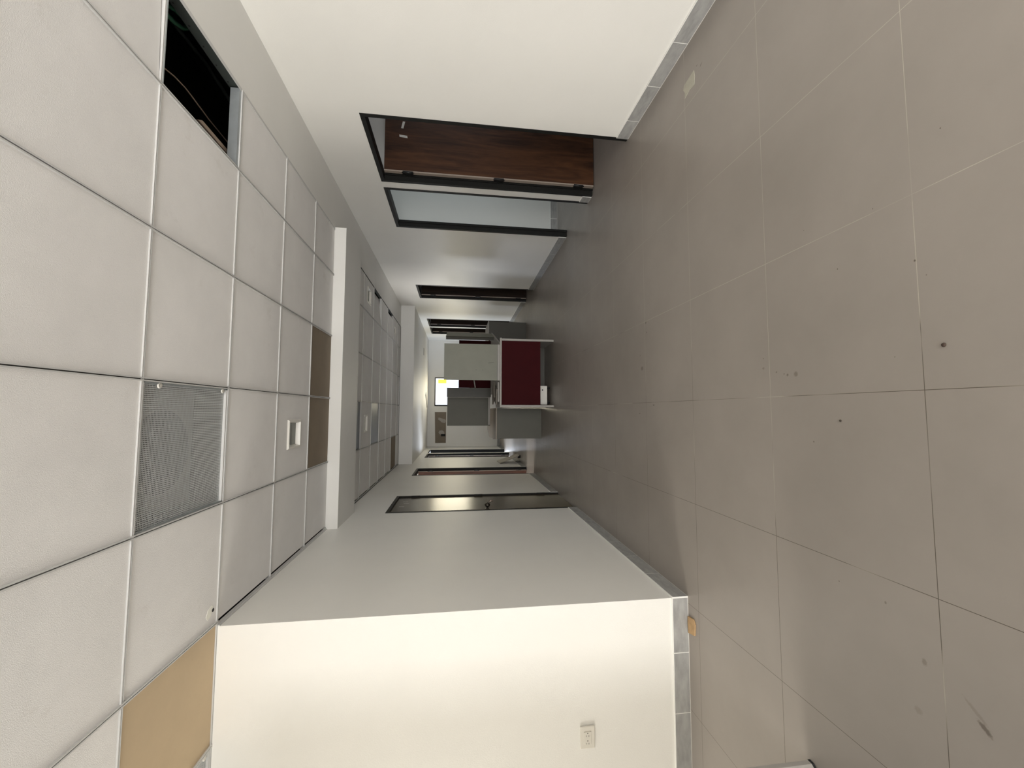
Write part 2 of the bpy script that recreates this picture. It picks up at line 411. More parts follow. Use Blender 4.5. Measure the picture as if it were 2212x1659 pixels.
# rooms beside the corridor
m = MB()
m.box(XR + TH, 4.6, 4.052, 4.158, 0, HW, room_m)
struct(m.build('wall_right_partition'))
m = MB(); m.box(XR + TH, 4.6, 5.55, 5.65, 0, HW, room_m); struct(m.build('wall_right_room_back'))
m = MB(); m.box(XR + TH, 4.6, 1.6, 1.7, 0, HW, room_m); struct(m.build('wall_right_room_near'))
m = MB(); m.box(4.6, 4.7, 1.6, 13.4, 0, HW, room_m); struct(m.build('wall_right_outer'))
m = MB(); m.box(XR + TH, 4.6, 9.1, 9.2, 0, HW, room_m); m.box(XR + TH, 4.6, 11.09, 11.17, 0, HW, room_m); struct(m.build('wall_right_far_partitions'))
m = MB(); m.box(-4.9, XL - TH, 6.2, 6.3, 0, HW, room_m); m.box(-4.9, XL - TH, 9.3, 9.4, 0, HW, room_m); struct(m.build('wall_left_partitions'))
m = MB(); m.box(-5.0, -4.9, 6.2, 13.4, 0, HW, room_m); struct(m.build('wall_left_outer'))
wall_y('wall_left_room_end', 13.3, 13.4, -4.9, XL - TH, HW, [(-2.95, -1.205, 0.0, 2.2)], room_m)
m = MB(); m.box(XR + TH, 4.6, 13.3, 13.4, 0, HW, room_m); struct(m.build('wall_right_room_end'))
m = MB()
m.box(XR + TH, 4.7, 1.6, 13.4, HW, HW + 0.05, room_m)
m.box(-5.0, XL - TH, 6.2, 13.4, HW, HW + 0.05, room_m)
struct(m.build('ceiling_side_rooms'))

# ---- ceiling: tiles in a metal grid, plaster soffit, beam, lowered far part
GX = [1.812, 1.344, 0.734, 0.124, -0.486, -1.096, -1.706, -2.316, -2.926, -3.536, -4.146, -4.756, -5.18]
GY1 = [-6.22, -6.159, -5.549, -4.939, -4.329, -3.719, -3.109, -2.499, -1.889, -1.279, -0.669, -0.059, 0.551, 1.161, 1.771, 2.381, 2.991, 3.601, 4.15]
GY2 = [4.78, 4.87, 5.475, 6.095, 6.70, 7.31, 7.90, 8.52, 8.93]
TZ = 2.622
tiles = MB(); tan = []; special = {}
def cell(i, j, GY): return (GX[i + 1], GX[i], GY[j], GY[j + 1])
def tile(mb, c, mt, z=TZ, g=0.006):
    mb.box(c[0] + g, c[1] - g, c[2] + g, c[3] - g, z, z + 0.014, mt)
for i in range(len(GX) - 1):
    for j in range(len(GY1) - 1):
        c = cell(i, j, GY1)
        if i >= 5 and j >= 15: continue
        if (i, j) in ((0, 14), (3, 14), (6, 14), (2, 17), (3, 17), (5, 14), (3, 16), (0, 13)): continue
        tile(tiles, c, tile_m)
for i in range(5):
    for j in range(len(GY2) - 1):
        if (i, j) in ((3, 1), (3, 3), (0, 2), (3, 2), (0, 6), (0, 3), (4, 6), (3, 7), (2, 7), (0, 5)): continue
        tile(tiles, cell(i, j, GY2), tile_m)
ceil = struct(tiles.build('ceiling'))

def slab(name, c, mt, label, z=TZ, g=0.006, cat='ceiling panel', group=None, tilt=None):
    m = MB()
    if tilt is None:
        tile(m, c, mt, z, g)
    else:
        x0, x1, y0, y1 = c[0] + g, c[1] - g, c[2] + g, c[3] - g
        zz = [z + t for t in tilt]   # (x0y0, x1y0, x1y1, x0y1)
        b = [(x0, y0, zz[0]), (x1, y0, zz[1]), (x1, y1, zz[2]), (x0, y1, zz[3])]
        m.hexa(b + [(p[0], p[1], p[2] + 0.014) for p in b], mt)
    o = m.build(name, base=((c[0] + c[1]) / 2, (c[2] + c[3]) / 2, z))
    tag(o, label, cat, group); return o
slab('ceiling_board', cell(5, 14, GY1), tan_m, 'large tan bare board in the ceiling above the lit near left wall', cat='ceiling board')
slab('ceiling_board', cell(3, 17, GY1), browntile_m, 'brown bare ceiling board against the beam, directly behind the square light', cat='ceiling board')
slab('ceiling_board', cell(2, 17, GY1), browntile_m, 'brown bare ceiling board against the beam, to the right of the one behind the square light', cat='ceiling board')
slab('ceiling_board', cell(4, 6, GY2), browntile_m, 'darker brown ceiling board near the left wall beyond the beam', cat='ceiling board')
slab('ceiling_tile', cell(0, 13, GY1), tile_m, 'white ceiling tile sagging beside the open hole, nearest the camera', cat='ceiling tile', tilt=(0.001, 0.001, 0.012, 0.001))
slab('ceiling_tile', cell(0, 3, GY2), tile_m, 'ceiling tile slid out of place behind the small light, beyond the beam on the right', cat='ceiling tile', tilt=(0.004, 0.05, 0.045, 0.0), g=0.01)
c = cell(0, 5, GY2); slab('ceiling_tile', (c[0], c[1] - 0.07, c[2], c[3] ), tile_m, 'ceiling tile with a narrow dark gap on its right, just before the farthest small light', cat='ceiling tile')
slab('ceiling_board', cell(3, 1, GY2), bluegrey_m, 'blue grey metal ceiling panel right behind the beam', z=TZ + 0.012)
slab('ceiling_board', cell(3, 3, GY2), bluegrey_m, 'blue grey metal ceiling panel beyond the slim ceiling light', z=TZ + 0.006)
c = cell(3, 7, GY2); slab('ceiling_tile', (c[0], c[1], c[2], c[2] + 0.22), tile_m, 'short ceiling tile in front of the black slot before the lowered ceiling, left one', cat='ceiling tile')
c = cell(2, 7, GY2); slab('ceiling_tile', (c[0], c[1], c[2], c[2] + 0.24), tile_m, 'short ceiling tile in front of the black slot before the lowered ceiling, right one', cat='ceiling tile')

# grid of T bars
g = MB()
def tbar_y(x, y0, y1, w=0.0075):
    g.box(x - w, x - 0.0022, y0, y1, ZC - 0.005, ZC + 0.004, grid_m)
    g.box(x + 0.0022, x + w, y0, y1, ZC - 0.005, ZC + 0.004, grid_m)
    g.box(x - 0.0022, x + 0.0022, y0, y1, ZC + 0.001, ZC + 0.040, slot_m)
def tbar_x(y, x0, x1, w=0.0055, web=0.003):
    g.box(x0, x1, y - w, y - 0.0016, ZC - 0.003, ZC + 0.004, grid_m)
    g.box(x0, x1, y + 0.0016, y + w, ZC - 0.003, ZC + 0.004, grid_m)
    g.box(x0, x1, y - 0.0016, y + 0.0016, ZC + 0.001, ZC + 0.036, grid_m if web else slot_m)
for k, x in enumerate(GX):
    if k in (0, len(GX) - 1): continue
    ye = 4.15 if x > -1.0 else YF
    tbar_y(x, -6.22, ye)
    if x > -1.0: tbar_y(x, 4.78, 8.93, 0.0065)
for y in GY1[1:-1]:
    tbar_x(y, GX[-1] if y < YF else XL, GX[0])
for y in GY2[1:-1]:
    tbar_x(y, XL, GX[0])
# perimeter angles
g.box(XL, XL + 0.020, YF, 4.15, ZC - 0.002, ZC + 0.002, grid_m)
g.box(XL, XL + 0.006, YF, 4.15, ZC - 0.012, ZC - 0.002, grid_m)
g.box(XL, XL + 0.020, 4.78, 8.93, ZC - 0.002, ZC + 0.002, grid_m)
g.box(XL, XL + 0.005, 4.78, 8.93, ZC - 0.010, ZC - 0.002, stud_m)
g.box(GX[0] - 0.012, GX[0] + 0.004, -6.22, 4.15, ZC - 0.001, ZC + 0.003, grid_m)
g.box(GX[0] - 0.004, GX[0] + 0.004, 4.78, 8.93, ZC - 0.002, ZC + 0.002, slot_m)
g.box(-1.11, GX[0], 8.915, 8.93, ZC - 0.004, ZC + 0.002, slot_m)
g.box(-5.18, XL, YF - 0.008, YF, ZC - 0.002, ZC + 0.004, slot_m)
struct(g.build('ceiling_grid', ceil))

# flanged T bar standing at the far side of the hole, and the one at its near side
t = MB()
t.box(1.350, 1.806, 2.352, 2.372, ZC + 0.002, ZC + 0.050, steel_m)
t.box(1.350, 1.812, 2.372, 2.377, ZC - 0.004, ZC + 0.014, grid_m)
t.box(1.350, 1.812, 1.775, 1.781, ZC - 0.004, ZC + 0.004, steel_m)
struct(t.build('hole_trim_bar', ceil))

# soffit, beam and lowered ceiling, plenum
m = MB()
m.box(GX[0] + 0.004, XR, -6.22, 8.93, ZC, ZC + 0.035, soffit_m)
struct(m.build('ceiling_soffit'))
m = MB(); m.box(XL, 1.828, 4.15, 4.785, 2.511, ZC + 0.05, soffit_m); struct(m.build('ceiling_beam'))
m = MB(); m.box(XL, XR, 8.93, YE, ZL, ZC + 0.05, soffit_m); struct(m.build('ceiling_lowered'))
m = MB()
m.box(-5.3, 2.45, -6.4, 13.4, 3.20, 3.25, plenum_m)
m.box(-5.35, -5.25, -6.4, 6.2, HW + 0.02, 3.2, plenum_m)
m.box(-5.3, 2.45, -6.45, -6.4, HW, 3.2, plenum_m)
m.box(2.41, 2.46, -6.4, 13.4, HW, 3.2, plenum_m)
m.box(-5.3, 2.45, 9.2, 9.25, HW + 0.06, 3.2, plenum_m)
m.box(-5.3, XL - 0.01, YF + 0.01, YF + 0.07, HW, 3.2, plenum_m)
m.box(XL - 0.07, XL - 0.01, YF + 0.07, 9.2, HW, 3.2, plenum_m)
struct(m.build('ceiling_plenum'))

# things seen in the hole
def at_list(P): return P
m = MB(); m.tube([(1.600, 1.60, 2.80), (1.6093, 2.011, 2.78), (1.6246, 2.0823, 2.777), (1.631, 2.16, 2.776), (1.6308, 2.2294, 2.78), (1.6283, 2.3833, 2.79), (1.6358, 2.5802, 2.80), (1.64, 2.9, 2.81)], 0.0035, cable_m)
tag(m.build('cable'), 'thin beige cable sagging across the open ceiling hole', 'cable')
m = MB()
def arc(cx, cy, rx, ry, z, a0, a1, n=14, tilt=0):
    return [(cx + rx * math.cos(math.radians(a0 + (a1 - a0) * k / n)), cy + ry * math.sin(math.radians(a0 + (a1 - a0) * k / n)), z + tilt * k / n) for k in range(n + 1)]
m.tube([(1.80, 1.55, 2.80)] + [(1.895, 2.0, 2.80), (1.915, 2.09, 2.80), (1.945, 2.155, 2.80), (1.975, 2.185, 2.80), (1.995, 2.180, 2.80), (2.000, 2.15, 2.80), (1.985, 2.10, 2.80), (1.945, 2.03, 2.80), (1.85, 1.85, 2.80), (1.80, 1.70, 2.80)], 0.011, green_m, 12)
tag(m.build('conduit'), 'looped green plastic conduit inside the ceiling hole', 'conduit')
m = MB(); m.hexa([(1.449, 2.13, 2.69), (1.470, 2.165, 2.69), (1.470, 2.165, 2.71), (1.449, 2.13, 2.71), (1.440, 2.62, 2.69), (1.462, 2.62, 2.69), (1.462, 2.62, 2.71), (1.440, 2.62, 2.71)], cable_m)
tag(m.build('metal_strip'), 'short dull metal strip lying on the left edge of the ceiling hole', 'metal strip')
m = MB(); m.tube([(1.95, 1.8, 2.86), (1.974, 2.165, 2.85), (1.9975, 2.412, 2.85), (1.972, 2.677, 2.85), (1.95, 3.0, 2.85)], 0.010, stud_m)
tag(m.build('hanging_rod'), 'faint dark pipe running deep inside the ceiling hole', 'pipe')
m = MB(); m.box(1.814, 1.822, 1.40, 2.44, ZC + 0.036, ZC + 0.062, stud_m)
for k in range(9): m.box(1.8125, 1.8145, 1.44 + k * 0.11, 1.448 + k * 0.11, ZC + 0.046, ZC + 0.052, dark_m)
m.box(1.8135, 1.82, -6.2, 8.9, ZC + 0.0005, ZC + 0.036, stud_m)
struct(m.build('trim_1'))

# perforated return air panels
def perforated(c, label, duct=True):
    r = empty('vent_panel', ((c[0] + c[1]) / 2, (c[2] + c[3]) / 2, ZC), label, 'ceiling vent')
    cx, cy = (c[0] + c[1]) / 2, (c[2] + c[3]) / 2
    m = MB(); gq = 0.012
    m.box(c[0] + gq, c[1] - gq, c[2] + gq, c[3] - gq, ZC + 0.012, ZC + 0.013, perf_m); m.build('perforated_sheet', r)
    m = MB(); w = 0.010; z0, z1 = ZC + 0.0, ZC + 0.022
    a = (c[0] + 0.008, c[1] - 0.008, c[2] + 0.008, c[3] - 0.008)
    m.box(a[0], a[0] + 0.006, a[2], a[3], z0, z1, steel_m); m.box(a[1] - 0.006, a[1], a[2], a[3], z0, z1, steel_m)
    m.box(a[0], a[1], a[2], a[2] + 0.005, z0, z1, grid_m); m.box(a[0], a[1], a[3] - 0.009, a[3], z0, z1, grid_m)
    m.build('panel_frame', r)
    m = MB()
    m.box(a[0], a[1], a[2], a[3], ZC + 0.16, ZC + 0.17, ltgrey_m)
    for (p, q, s_, t_) in ((a[0], a[0] + .004, a[2], a[3]), (a[1] - .004, a[1], a[2], a[3]), (a[0], a[1], a[2], a[2] + .004), (a[0], a[1], a[3] - .004, a[3])):
        m.box(p, q, s_, t_, ZC + 0.022, ZC + 0.16, ltgrey_m)
    m.build('plenum_box', r)
    if duct:
        m = MB()
        m.lathe([(0.185, ZC + 0.056), (0.180, ZC + 0.062), (0.150, ZC + 0.078), (0.145, ZC + 0.155)], stud_m, (cx, cy - 0.09, 0), 'Z', 40)
        m.build('round_duct', r)
        m = MB()
        for rr in (0.05, 0.095):
            m.lathe([(rr, ZC + 0.040), (rr + 0.030, ZC + 0.0495)], slot_m, (cx, cy - 0.09, 0), 'Z', 36)
        m.build('diffuser_ring', r)
    for py in (c[2] + 0.10, c[3] - 0.05):
        m = MB(); m.lathe([(0.004, ZC + 0.002), (0.011, ZC - 0.002), (0.013, ZC + 0.004)], white_m, (c[1] - 0.020, py, 0), 'Z', 12)
        m.build('latch', r)
    return r
perforated(cell(3, 14, GY1), 'square perforated metal air panel with a round duct showing through')
perforated(cell(6, 14, GY1), 'perforated metal panel cut off at the left edge, beyond the tan board', False)

# square recessed lights: a tile with an opening, frame, lens
def light(c, fx0, fx1, fy0, fy1, label, tile_mat=tile_m, drop=0.012):
    r = empty('recessed_light', ((fx0 + fx1) / 2, (fy0 + fy1) / 2, ZC), label, 'ceiling light')
    x0, x1, y0, y1 = c[0] + .006, c[1] - .006, c[2] + .006, c[3] - .006
    m = MB(); z0, z1 = TZ, TZ + 0.014
    ix0, ix1, iy0, iy1 = fx0 + .018, fx1 - .018, fy0 + .018, fy1 - .018
    m.box(x0, ix0, y0, y1, z0, z1, tile_mat); m.box(ix1, x1, y0, y1, z0, z1, tile_mat)
    m.box(ix0, ix1, y0, iy0, z0, z1, tile_mat); m.box(ix0, ix1, iy1, y1, z0, z1, tile_mat)
    m.build('carrier_tile', r)
    m = MB(); zo, zi = TZ - 0.001, TZ - drop
    o = [(fx0, fy0), (fx1, fy0), (fx1, fy1), (fx0, fy1)]
    md = [(fx0 + .008, fy0 + .008), (fx1 - .008, fy0 + .008), (fx1 - .008, fy1 - .008), (fx0 + .008, fy1 - .008)]
    ii = [(ix0 + .012, iy0 + .012), (ix1 - .012, iy0 + .012), (ix1 - .012, iy1 - .012), (ix0 + .012, iy1 - .012)]
    k = 0; mi = m.slot(white_m)
    rings = [[(p[0], p[1], TZ) for p in o], [(p[0], p[1], zi) for p in md], [(p[0], p[1], zi) for p in [(a[0] * .5 + b[0] * .5, a[1] * .5 + b[1] * .5) for a, b in zip(md, ii)]], [(p[0], p[1], TZ + 0.022) for p in ii]]
    for rg in rings: m.v += rg
    for q in range(3):
        for a in range(4):
            b = (a + 1) % 4
            m.f.append((q * 4 + a, q * 4 + b, q * 4 + 4 + b, q * 4 + 4 + a)); m.mi.append(mi); m.smooth.append(False)
    m.build('light_frame', r)
    m = MB(); m.box(ii[0][0], ii[2][0], ii[0][1], ii[2][1], TZ + 0.020, TZ + 0.024, lens_m); m.build('lens', r)
    return r
light(cell(3, 16, GY1), -0.286, -0.065, 3.185, 3.425, 'square recessed ceiling light with grey lens, near one before the beam')
light(cell(0, 2, GY2), 1.485, 1.705, 5.66, 5.90, 'small square ceiling light nearest the beam on the right side', drop=0.006)
light(cell(3, 2, GY2), -0.290, -0.050, 5.66, 5.86, 'slim ceiling light with shiny white ends beyond the beam, left of centre', drop=0.006)
light(cell(0, 6, GY2), 1.505, 1.66, 8.05, 8.28, 'farthest small square ceiling light, just before the lowered ceiling', drop=0.004)

# broken spot in a ceiling tile near the corner
m = MB(); m.prism([(-1.030, 2.285), (-1.000, 2.300), (-0.990, 2.330), (-1.000, 2.345), (-1.018, 2.335), (-1.040, 2.325), (-1.052, 2.300)], TZ - 0.0015, TZ, mat('torn_tile_white', (0.85, 0.84, 0.76), 0.8))
m.lathe([(0.009, TZ - 0.0025), (0.009, TZ - 0.001)], dark_m, (-1.018, 2.342, 0), 'Z', 12)
tag(m.build('torn_patch'), 'small torn white spot with a hole in the tile over the wall corner', 'tile damage')

# ------------------------------------------------------------------ skirting of grey tiles
def skirt_run(name, axis, fixed, side, a, b, joints_from, h=0.097):
    # axis 'y': the run goes along y on the face x=fixed, standing out to `side`
    m = MB(); t0, t1 = 0.0095, 0.0105
    def bx(p, q, d0, d1, z0, z1, mt):
        lo, hi = sorted((fixed + side * d0, fixed + side * d1))
        if axis == 'y': m.box(lo, hi, p, q, z0, z1, mt)
        else: m.box(p, q, lo, hi, z0, z1, mt)
    bx(a, b, 0, t0, 0, h + 0.004, grout_m)
    s = 0.343; p = joints_from
    while p - s > a: p -= s
    edges = [a]
    while p < b:
        if p > a + 0.02: edges.append(p)
        p += s
    edges.append(b)
    for u, v in zip(edges[:-1], edges[1:]):
        if v - u > 0.01: bx(u + (0.0026 if u > a else 0), v - (0.0026 if v < b else 0), t0, t1, 0.003, h, skirt_m)
    return struct(m.build(name))
n = 1
xs = -6.22
runs = [(-6.22, RD[0][0])] + [(RD[i][1], RD[i + 1][0]) for i in range(4)] + [(RD[4][1], YE)]
for (a, b) in runs:
    skirt_run('baseboard_right_%d' % n, 'y', XR, -1, a, b, 2.213); n += 1
n = 1
for (a, b) in [(YF - 0.01, LD[0][0])] + [(LD[i][1], LD[i + 1][0]) for i in range(3)] + [(LD[3][1], YE)]:
    skirt_run('baseboard_left_%d' % n, 'y', XL, 1, a, b, 2.385); n += 1
skirt_run('baseboard_front', 'x', YF, -1, -5.18, XL, -1.435)
skirt_run('baseboard_end', 'x', YE, -1, XL + 0.012, XR - 0.012, 0.2)
skirt_run('baseboard_room', 'x', 5.55, -1, XR + TH, 4.6, 2.76)
skirt_run('baseboard_room_near', 'x', 4.052, -1, XR + TH, 4.6, 2.7)
m = MB(); m.box(XR + 0.001, XR + TH - 0.001, 4.0515, 4.0595, 0, 0.004, grout_m); struct(m.build('trim_2'))

# ------------------------------------------------------------------ doors
def door(num, side, y0, y1, leaf=None, leaf_mat=walnut_m, knob=False, tapes=False, leaf_len=None, off=0.05, far=True):
    X = XR if side > 0 else XL
    r = empty('door_%d' % num, (X, (y0 + y1) / 2, 0)); struct(r)
    w, dp = 0.035, TH + 0.004
    def bx(m, a, b, p, q, z0, z1, mt):          # a,b: depth into the wall from the corridor face
        lo, hi = sorted((X + side * a, X + side * b)); m.box(lo, hi, p, q, z0, z1, mt)
    m = MB()
    e = 0.004
    bx(m, -e, dp, y0, y0 + w, 0, DTOP, black_m); bx(m, -e, dp, y1 - w, y1, 0, DTOP, black_m)
    bx(m, -e, dp, y0 + w, y1 - w, DTOP - w, DTOP, black_m)
    # stop rebate
    bx(m, 0.045, 0.058, y0 + w, y0 + w + 0.012, 0, DTOP - w, black_m)
    bx(m, 0.045, 0.058, y1 - w - 0.012, y1 - w, 0, DTOP - w, black_m)
    m.build('door_frame', r)
    if leaf == 'open':
        L = leaf_len or (y1 - y0 - 2 * w - 0.006)
        y = y1 - w - 0.020
        m = MB(); bx(m, off, off + L, y - 0.040, y - 0.001, 0.008, DTOP - w - 0.004, leaf_mat); lf = m.build('door_leaf', r)
        m = MB(); bx(m, off - 0.002, off, y - 0.040, y - 0.001, 0.008, DTOP - w - 0.004, edge_m); bx(m, off, off + 0.010, y - 0.0415, y - 0.040, 0.008, DTOP - w - 0.004, edge_m); m.build('edge_band', lf)
        m = MB()
        hz = (0.17, 1.0, 1.90)
        for z in hz:
            m = MB()
            bx(m, off - 0.014, off + 0.006, y - 0.044, y - 0.004, z - 0.05, z + 0.05, hinge_m)
            lo = X + side * (off - 0.012)
            m.lathe([(0.007, z - 0.055), (0.007, z + 0.055)], hinge_m, (lo, y - 0.046, 0), 'Z', 10)
            m.build('hinge', r)
        if tapes:
            m = MB(); m.hexa([(2.720, y - .0412, 1.989), (2.697, y - .0412, 1.985), (2.690, y - .0412, 1.908), (2.713, y - .0412, 1.912), (2.720, y - .040, 1.989), (2.697, y - .040, 1.985), (2.690, y - .040, 1.908), (2.713, y - .040, 1.912)], tape_m)
            m.build('tape_strip', lf)
            m = MB(); m.hexa([(2.858, y - .0412, 1.957), (2.857, y - .0412, 1.935), (2.786, y - .0412, 1.950), (2.788, y - .0412, 1.972), (2.858, y - .040, 1.957), (2.857, y - .040, 1.935), (2.786, y - .040, 1.950), (2.788, y - .040, 1.972)], tape_m)
            m.build('tape_strip', lf)
    if leaf == 'closed':
        m = MB(); bx(m, 0.012, 0.050, y0 + w + 0.002, y1 - w - 0.002, 0.006, DTOP - w - 0.003, leaf_mat); lf = m.build('door_leaf', r)
        m = MB()
        for (p, q, z) in ((5.05, 5.16, 2.035), (5.20, 5.205, 2.0), (5.30, 5.40, 2.02)):
            bx(m, 0.0112, 0.012, p, p + 0.008, z - 0.03, z + 0.03, tape_m)
        m.build('paper_mark', lf)
        for z in (0.25, 1.1, 1.92):
            m = MB(); m.lathe([(0.008, z - 0.055), (0.008, z + 0.055)], hinge_m, (X + 0.004, y1 - w, 0), 'Z', 10); m.build('hinge', r)
        if knob:
            x = X - 0.012; yk = y0 + w + 0.055; z = 1.035
            m = MB()
            m.lathe([(0.034, x), (0.034, x + 0.004), (0.026, x + 0.010), (0.013, x + 0.014), (0.012, x + 0.026), (0.018, x + 0.032), (0.028, x + 0.040), (0.032, x + 0.052), (0.029, x + 0.064), (0.018, x + 0.073), (0.006, x + 0.078)], chrome_m, (0, yk, z), 'X', 28)
            kb = m.build('door_knob', r)
            m = MB(); m.tube([(x + 0.070, yk + .002, z - 0.002), (x + 0.088, yk + .002, z - 0.008)], 0.004, chrome_m, 8)
            m.tube([(x + 0.086, yk + .002, z - 0.014), (x + 0.104, yk + .002, z - 0.060)], 0.0135, glassy_m, 12)
            m.build('hanging_key', kb)
    return r
door(1, 1, *RD[0], leaf='open', tapes=True, off=0.060)
door(2, 1, *RD[1])
for q in (2, 3, 4): door(q + 1, 1, *RD[q], leaf='open', leaf_mat=shaded_walnut_m, off=0.045)
door(6, -1, *LD[0], leaf='closed', leaf_mat=olive_m, knob=True)
door(7, -1, *LD[1], leaf='open', leaf_mat=redwood_m, off=0.045)
door(8, -1, *LD[2], leaf='open', leaf_mat=shaded_walnut_m, off=0.045)
door(9, -1, *LD[3], leaf=None)

# ------------------------------------------------------------------ end window and bare patch
r = empty('window_1', (0.62, YE, 0.95)); struct(r)
m = MB(); x0, x1, z0, z1, t = 0.160, 1.085, 0.95, 2.120, 0.045
m.box(x0, x0 + t, YE - .004, YE + .07, z0, z1, black_m); m.box(x1 - t * .6, x1, YE - .004, YE + .07, z0, z1, black_m)
m.box(x0, x1, YE - .004, YE + .07, z1 - t * .6, z1, black_m); m.box(x0, x1, YE - .004, YE + .07, z0, z0 + t, black_m)
m.build('window_frame', r)
m = MB(); m.box(x0 + t, x1 - t * .6, YE + .03, YE + .034, z0 + t, z1 - t * .6, glass_m); m.build('pane', r)
m = MB(); m.box(0.90, 1.02, YE + .024, YE + .029, 1.75, 2.01, yellow_m)
tag(m.build('window_notice'), 'yellow notice stuck on the bright end window', 'notice')
m = MB(); m.prism([(-1.012, 1.742), (-0.028, 1.742), (-0.028, 2.105), (-1.012, 2.08)], YE - 0.004, YE, recess_m, axis=1)
pt = m.build('wall_patch', base=(-0.52, YE, 1.74)); tag(pt, 'long brown unpainted patch high on the end wall', 'wall patch')
def blob(cx, cz, pts):
    m = MB(); m.prism([(cx + a, cz + b) for a, b in pts], YE - 0.006, YE - 0.004, smear_m, axis=1); m.build('plaster_smear', pt)
blob(-0.29, 1.83, [(-.09, -.05), (-.03, -.08), (.03, -.06), (.04, .0), (.07, .07), (.09, .15), (.03, .17), (-.02, .10), (-.07, .05)])
blob(-0.68, 1.88, [(-.07, -.09), (.02, -.08), (.07, -.02), (.06, .07), (0, .10), (-.06, .06)])
m = MB(); m.box(-0.80, -0.73, YE - 0.03, YE - 0.004, 1.76, 1.90, black_m)
m.build('junction_box', pt)

# marks in the lowered ceiling
m = MB(); m.prism([(0.47, 12.28), (0.58, 12.46), (0.14, 12.98), (0.09, 12.88)], ZL - 0.004, ZL, dark_m)
tag(m.build('ceiling_slot'), 'thin dark slot in the bright lowered ceiling near the end window', 'slot')
m = MB(); m.box(1.55, 1.74, 11.35, 11.52, ZL - 0.006, ZL, ltgrey_m)
tag(m.build('ceiling_cover'), 'small grey cover on the lowered ceiling toward the right', 'cover')

# ------------------------------------------------------------------ wall outlet
r = empty('wall_outlet', (-1.857, YF, 0.634), 'cream double power outlet on the lit near left wall', 'outlet')
m = MB(); m.box(-1.918, -1.796, YF - 0.009, YF, 0.5905, 0.6765, outlet_m); m.build('cover_plate', r, bevel=0.003)
m = MB(); m.box(-1.893, -1.826, YF - 0.0115, YF - 0.009, 0.612, 0.656, outlet_m); m.build('socket_face', r, bevel=0.001)
for xg in (-1.833, -1.874):
    m = MB()
    m.lathe([(0.0028, YF - 0.0122), (0.0028, YF - 0.0114)], dark_m, (xg, 0, 0.6335), 'Y', 12)
    m.box(xg - 0.0185, xg - 0.0105, YF - 0.0120, YF - 0.0114, 0.6385, 0.6402, dark_m)
    m.box(xg - 0.0195, xg - 0.0105, YF - 0.0120, YF - 0.0114, 0.6262, 0.6284, dark_m)
    m.build('socket_holes', r)

# tall pale partition along the left border; only its foot shows in the picture
r = empty('standing_panel', (-1.41, 0.3, 0), 'tall pale grey partition whose end foot shows at the lower left border', 'partition')
m = MB(); m.box(-1.445, -1.379, -0.90, 1.497, 0.010, 2.25, panel_m); m.build('panel_face', r)
m = MB(); m.prism([(-1.445, 1.497), (-1.376, 1.497), (-1.366, 1.510), (-1.366, 1.528), (-1.445, 1.534)], 0.010, 2.25, ltgrey_m); m.build('end_post', r)
m = MB(); m.prism([(-1.445, -0.90), (-1.377, -0.90), (-1.377, 1.496), (-1.3645, 1.509), (-1.3645, 1.529), (-1.445, 1.535)], 0.0, 0.010, dark_m); m.build('foot_rail', r)

# small things on the floor
m = MB(); m.prism([(-1.2218, 2.368), (-1.2152, 2.3119), (-1.2378, 2.2942), (-1.3041, 2.3021), (-1.318, 2.366), (-1.252, 2.371)], 0.0, 0.010, cork_m)
tag(m.build('card_scrap', bevel=0.002), 'small brown scrap lying against the skirting by the wall corner', 'scrap')
m = MB(); m.prism([(2.055, 2.1587), (2.01, 2.150), (1.9634, 2.1583), (1.9713, 2.2073), (1.9561, 2.2593), (1.990, 2.255), (2.0227, 2.2773), (2.0468, 2.2656)], 0.0, 0.0016, chip_m)
tag(m.build('plaster_patch'), 'flat cream plaster patch stuck on the floor by the right wall', 'patch')
m = MB(); m.lathe([(0.003, 0.0), (0.0065, 0.002), (0.005, 0.005), (0.002, 0.006)], mat('pebble_brown', (0.05, 0.03, 0.02), 0.7), (0.1944, 0.9898, 0), 'Z', 9)
tag(m.build('pebble'), 'dark brown pebble on the floor nearest the camera', 'pebble')
m = MB(); m.lathe([(0.004, 0.0), (0.0045, 0.002), (0.002, 0.004)], mat('crumb_dark', (0.04, 0.03, 0.02), 0.7), (-0.0318, 1.3242, 0), 'Z', 7)
tag(m.build('crumb'), 'tiny dark crumb on the floor tile left of the pebble', 'crumb')

# leaning board at the left wall
r = empty('leaning_board', (-1.02, 9.15, 0), 'pale board leaning on the left wall past the open brown door', 'board')
m = MB(); m.hexa([(-0.985, 8.98, 0.02), (-0.985, 9.40, 0.0), (-0.970, 9.40, 0.0), (-0.970, 8.98, 0.02),
                  (-1.112, 8.76, 0.475), (-1.112, 9.16, 0.50), (-1.096, 9.16, 0.505), (-1.096, 8.76, 0.48)], plank_m)
m.build('board', r)
m = MB(); m.hexa([(-1.02, 8.96, 0), (-1.02, 9.04, 0), (-0.965, 9.04, 0), (-0.965, 8.96, 0), (-1.03, 8.96, 0.05), (-1.03, 9.04, 0.05), (-0.986, 9.04, 0.05), (-0.986, 8.96, 0.05)], dark_m)
m.build('foot', r)

